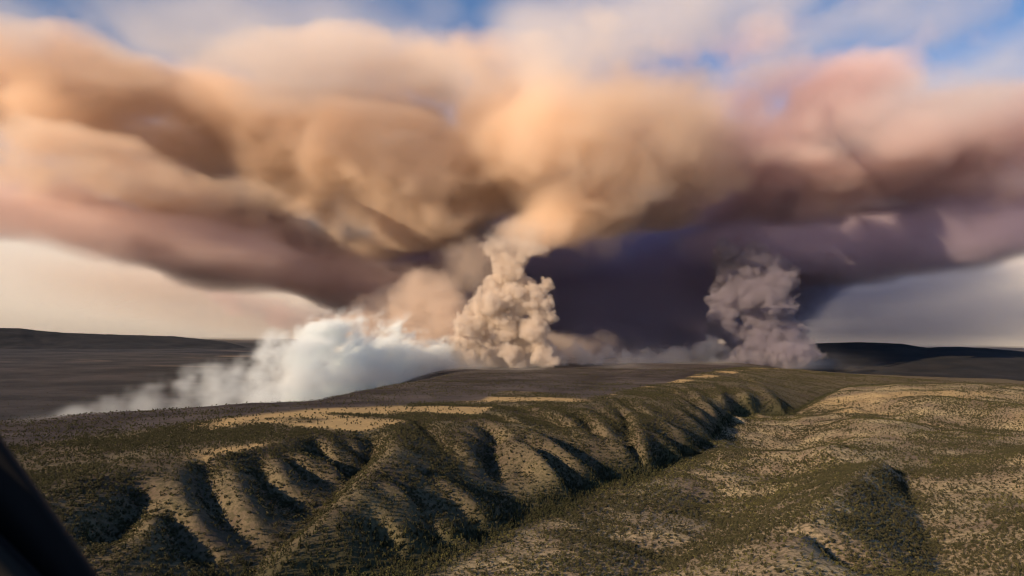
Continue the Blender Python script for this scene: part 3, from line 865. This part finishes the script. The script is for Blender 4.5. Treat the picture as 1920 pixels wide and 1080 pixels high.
def column():
    rp = np.random.default_rng(3)
    D0 = 3900.0
    seeds = []
    for (u, v, r) in [(958, 668, 22), (935, 655, 18), (980, 662, 18), (900, 650, 30), (880, 615, 26), (905, 600, 32), (945, 615, 36), (990, 620, 30), (975, 650, 24), (925, 570, 34),
                      (965, 575, 38), (1005, 575, 30), (1020, 600, 22), (1012, 545, 22), (945, 540, 28), (975, 535, 24), (955, 505, 26), (970, 480, 32), (940, 475, 26),
                      (995, 470, 22), (925, 455, 20), (965, 445, 32), (1000, 440, 22),
                      (868, 674, 20), (900, 678, 24), (930, 682, 22), (962, 684, 24), (994, 680, 24), (1022, 676, 20), (860, 650, 22), (1012, 650, 24)]:
        c = at(u, v, D0 + rp.uniform(-70, 70)); seeds.append((*c, px(r, D0)))
    c = at(960, 560, D0)
    lo = (c[0] - 360, c[1] - 230, 15); hi = (c[0] + 330, c[1] + 230, 800)
    X, Y, Z = grid(lo, hi, 5.5)
    D = raster_puffs(X, Y, Z, puffs(seeds, rp, 3, (16, 9), (0.5, 0.5)), 0.6, 26, 60)
    n = fbm(X / 42, Y / 42, Z / 42, 4, 3, 0.6)
    D = np.clip(D * 1.3 - 1.3 * (1 - D) * n, 0, 1) * (0.3 + 1.3 * n)
    top = sstep(720, 500, Z)
    smoke('smoke_column', lo, hi, D * (0.1 + 0.9 * top), smoke_material('beige_smoke', (0.83, 0.75, 0.67), 0.032, 0.0), 'tan billowing smoke column rising from the middle of the fire line')

def white_bank():
    pts = [(70, 762, 1430, 760), (150, 757, 1560, 742), (230, 750, 1720, 722), (320, 740, 1900, 694), (420, 728, 2120, 678), (500, 716, 2400, 653), (570, 706, 2700, 618),
           (640, 697, 3000, 582), (720, 690, 3350, 580), (800, 688, 3700, 600), (870, 687, 3900, 620), (940, 688, 4100, 650)]
    W = np.array([(*at(u, v, d), at(u, t, d)[2]) for u, v, d, t in pts])
    lo, hi = (W[0, 0] - 60, W[0, 1] - 150, -60), (W[-1, 0] + 120, W[-1, 1] + 700, 560)
    X, Y, Z = grid(lo, hi, 11)
    # walk along the line of the fire: parameter by distance along its chord
    a, bv = W[0, :2], W[-1, :2] - W[0, :2]
    L = np.linalg.norm(bv); bv = bv / L
    t = (X - a[0]) * bv[0] + (Y - a[1]) * bv[1]
    tw = (W[:, 0] - a[0]) * bv[0] + (W[:, 1] - a[1]) * bv[1]
    nw = (W[:, 0] - a[0]) * -bv[1] + (W[:, 1] - a[1]) * bv[0]
    n = (X - a[0]) * -bv[1] + (Y - a[1]) * bv[0] - np.interp(t, tw, nw)
    base, top = np.interp(t, tw, W[:, 2]), np.interp(t, tw, W[:, 3])
    h = np.maximum(top - base, 8)
    hz = (Z - base + 30)
    sh = X - hz * 0.6                                    # drawn over to the right by the wind
    sc = 0.45 + 0.55 * sstep(0, 0.5 * L, t)              # finer towards the near tip
    wv = (fbm(sh / 130, Y / 130, Z / 130, 3, 5) - 0.5) * 90
    al, ac_ = X * 0.87 + Z * 0.5, -X * 0.5 + Z * 0.87          # along and across the drawn-out streaks
    n1 = fbm((al + wv) / 170, (Y + wv) / 100, (ac_ - wv) / 58, 5, 1, 0.68)
    n2 = fbm(sh / 190, Y / 240, Z / 600, 3, 7)
    lim = h * (0.30 + 1.0 * n2) + 14
    n3 = fbm((sh - wv) / 34, Y / 38, Z / 30, 3, 15, 0.6)
    up = sstep(0, 1, (1.0 - hz / lim) * 1.5 + (n1 - 0.5) * 4.8 + (n3 - 0.5) * 3.0)
    wid = 45 + h * 0.5
    ac = np.exp(-((n - wid * 0.55) / wid) ** 2 * np.where(n < wid * 0.55, 3.0, 1.2))
    D = np.clip(up * ac * 1.5 - 0.25, 0, 1.2) * (0.06 + 2.2 * sstep(0.40, 0.60, 0.5 * n1 + 0.5 * n3)) * sstep(-30, 160, t) * (1 - sstep(L - 300, L, t)) * sstep(1.3, 0.95, hz / lim) * (0.2 + 1.0 * sstep(0.3 * L, 0.85 * L, t))
    smoke('smoke_bank', lo, hi, D, smoke_material('white_smoke', (0.94, 0.99, 1.0), 0.014, -0.1), 'white smoke bank drifting off the fire line behind the left mesa edge')

def haze_smoke():
    # softer beige smoke between the white bank and the column, and drifts along the burning edge
    lo, hi = (-1450, 3700, 30), (700, 5200, 860)
    X, Y, Z = grid(lo, hi, 22)
    D = np.zeros(X.shape, np.float32)
    Xw, Zw = X + (fbm(X / 200, Y / 200, Z / 200, 4, 2) - 0.5) * 220, Z + (fbm(X / 180, Y / 180, Z / 180, 4, 5) - 0.5) * 160
    for (u, v, dist, ru, rv, rd, tilt, w) in [(805, 570, 4400, 75, 75, 250, -15, 1.0), (745, 600, 4500, 120, 85, 300, -20, 1.0), (840, 630, 4300, 130, 70, 250, 0, 1.2), (650, 630, 4500, 130, 55, 300, -10, 0.9), (880, 500, 4600, 90, 80, 250, -20, 0.7), (1070, 650, 4600, 130, 30, 250, 0, 0.8)]:
        D += w * rblob(Xw, Y, Zw, u, v, dist, ru, rv, rd, tilt)
    er = fbm(X / 110, Y / 110, Z / 100, 5, 6, 0.62)
    D = np.clip(D * 1.4 - 2.6 * (er - 0.36), 0, 1) * sstep(0, 0.2, D) * (0.3 + 1.4 * sstep(0.35, 0.6, er))
    smoke('smoke_drift', lo, hi, D, smoke_material('dun_smoke', (0.88, 0.79, 0.72), 0.009), 'dun smoke drift between the white bank and the tan column')

def right_plume():
    rp = np.random.default_rng(8)
    D0 = 5150.0
    seeds = []
    for (u, v, r) in [(1500, 660, 14), (1470, 655, 20), (1440, 645, 24), (1400, 655, 22), (1365, 660, 18), (1340, 668, 12), (1480, 630, 18), (1445, 605, 28), (1455, 575, 24),
                      (1365, 625, 22), (1355, 595, 18), (1360, 565, 20), (1400, 560, 26), (1430, 540, 30), (1390, 530, 28), (1420, 505, 30), (1460, 520, 22), (1380, 490, 28), (1505, 645, 14), (1520, 662, 8), (1340, 676, 16), (1375, 676, 20), (1412, 674, 22), (1450, 672, 22), (1488, 668, 20), (1520, 668, 12)]:
        c = at(u, v, D0 + rp.uniform(-120, 120)); seeds.append((*c, px(r, D0)))
    c = at(1425, 580, D0)
    lo = (c[0] - 700, c[1] - 460, 20); hi = (c[0] + 620, c[1] + 460, 960)
    X, Y, Z = grid(lo, hi, 10)
    D = raster_puffs(X, Y, Z, puffs([(x, y, z, r * 1.35) for x, y, z, r in seeds], rp, 3, (14, 7), (0.5, 0.5)), 0.55, 40, 90)
    n = fbm(X / 70, Y / 70, Z / 70, 4, 3, 0.6)
    D = np.clip(D * 1.2 - 1.1 * (1 - D) * n, 0, 1) * (0.4 + 1.1 * n) 
    smoke('smoke_plume', lo, hi, D, smoke_material('grey_smoke', (0.56, 0.53, 0.60), 0.022), 'grey billowing smoke plume at the right end of the fire line')

def base_puffs():
    rp = np.random.default_rng(5)
    lo = np.array((-450.0, 3500, 30)); hi = np.array((1750.0, 5700, 330))
    for k, (u, v, dist, r, lab) in enumerate([
        (1085, 668, 4100, 20, 'small round cream puff right of the tan column'),
        (1030, 668, 4050, 24, 'cream smoke clump at the right foot of the tan column'),
        (1150, 672, 4400, 18, 'low cream smoke clump midway along the fire line'),
        (1235, 672, 4800, 20, 'cream puff of smoke left of the grey plume'),
        (1310, 665, 5000, 26, 'tall cream wisp just left of the grey plume'),
        (850, 668, 4000, 24, 'cream smoke clump at the left foot of the tan column'),
        (1110, 676, 4200, 14, 'small low cream puff just right of the round cream puff'),
        (1190, 674, 4550, 16, 'small cream puff between the midway clump and the grey plume'),
        (1272, 672, 4900, 17, 'pale puff of smoke beside the tall cream wisp'),
        (1345, 668, 5100, 20, 'pale smoke clump at the left foot of the grey plume'),
        (780, 676, 3800, 20, 'cream smoke clump where the white bank meets the fire line'),
    ]):
        rad = px(r, dist) * 1.15
        c = at(u, v, dist)
        seeds = [(c[0] + rp.uniform(-1, 1) * rad * 1.1, c[1] + rp.uniform(-.4, .4) * rad, c[2] + rp.uniform(-0.5, 0.5) * rad, rad * rp.uniform(0.35, 0.7)) for _ in range(7)]
        l, h = (c[0] - rad * 2.6, c[1] - rad * 2, c[2] - rad * 2.2), (c[0] + rad * 2.6, c[1] + rad * 2, c[2] + rad * 2.2)
        X, Y, Z = grid(l, h, rad / 9)
        D = raster_puffs(X, Y, Z, puffs(seeds, rp, 3, (12, 6), (0.5, 0.5)), 0.6, rad * 0.25, rad * 0.7)
        n = fbm(X / rad * 1.6, Y / rad * 1.6, Z / rad * 1.6, 4, 3 + k, 0.6)
        D = np.clip(D * 1.2 - 1.1 * (1 - D) * n, 0, 1) * (0.4 + 1.1 * n)
        smoke('smoke_puff', l, h, D, smoke_material('cream_smoke', (0.97, 0.92, 0.86), 0.03), lab, 'smoke puffs along the fire line')

def ground_smoke():
    # thin veil lying along the burning edge of the plateau
    lo, hi = (-900, 2500, 30), (2300, 6000, 240)
    X, Y, Z = grid(lo, hi, 22)
    line = [at(u, v, d) for u, v, d in [(560, 700, 2800), (700, 693, 3300), (850, 690, 3800), (1000, 690, 4100), (1150, 690, 4400), (1300, 685, 5000), (1400, 676, 5500)]]
    W = np.array(line)
    yl, zl = np.interp(X, W[:, 0], W[:, 1]), np.interp(X, W[:, 0], W[:, 2])
    n = fbm(X / 160, Y / 220, Z / 60, 5, 9, 0.6)
    D = 0.9 * np.exp(-((Y - yl) / 180) ** 2) * np.exp(-np.maximum(Z - zl, 0) / 36) * sstep(0.36, 0.60, n) * sstep(-900, -500, X) * (1 - sstep(1700, 2200, X))
    D += 0.25 * np.exp(-((Y - yl + 420) / 330) ** 2) * np.exp(-np.maximum(Z - zl, 0) / 30) * sstep(0.5, 0.66, fbm(X / 260, Y / 160, Z / 60, 4, 2)) * sstep(-900, -500, X) * (1 - sstep(1700, 2200, X))
    smoke('smoke_veil', lo, hi, D, smoke_material('thin_smoke', (0.97, 0.95, 0.93), 0.012), 'thin pale smoke veil lying on the burnt plateau')

def far_bank():
    lo, hi = (-42000, 16000, -60), (42000, 44000, 5200)
    X, Y, Z = grid(lo, hi, 700)
    n = fbm(X / 9000, Y / 9000, Z / 900, 4, 5)
    D = np.exp(-np.maximum(Z, 0) / 1500) * (0.55 + 0.9 * n) * sstep(16000, 22000, Y)
    smoke('smoke_haze', lo, hi, D, smoke_material('far_haze', (1.0, 0.985, 0.94), 0.0012, -0.1), 'cream smoke haze along the far horizon')

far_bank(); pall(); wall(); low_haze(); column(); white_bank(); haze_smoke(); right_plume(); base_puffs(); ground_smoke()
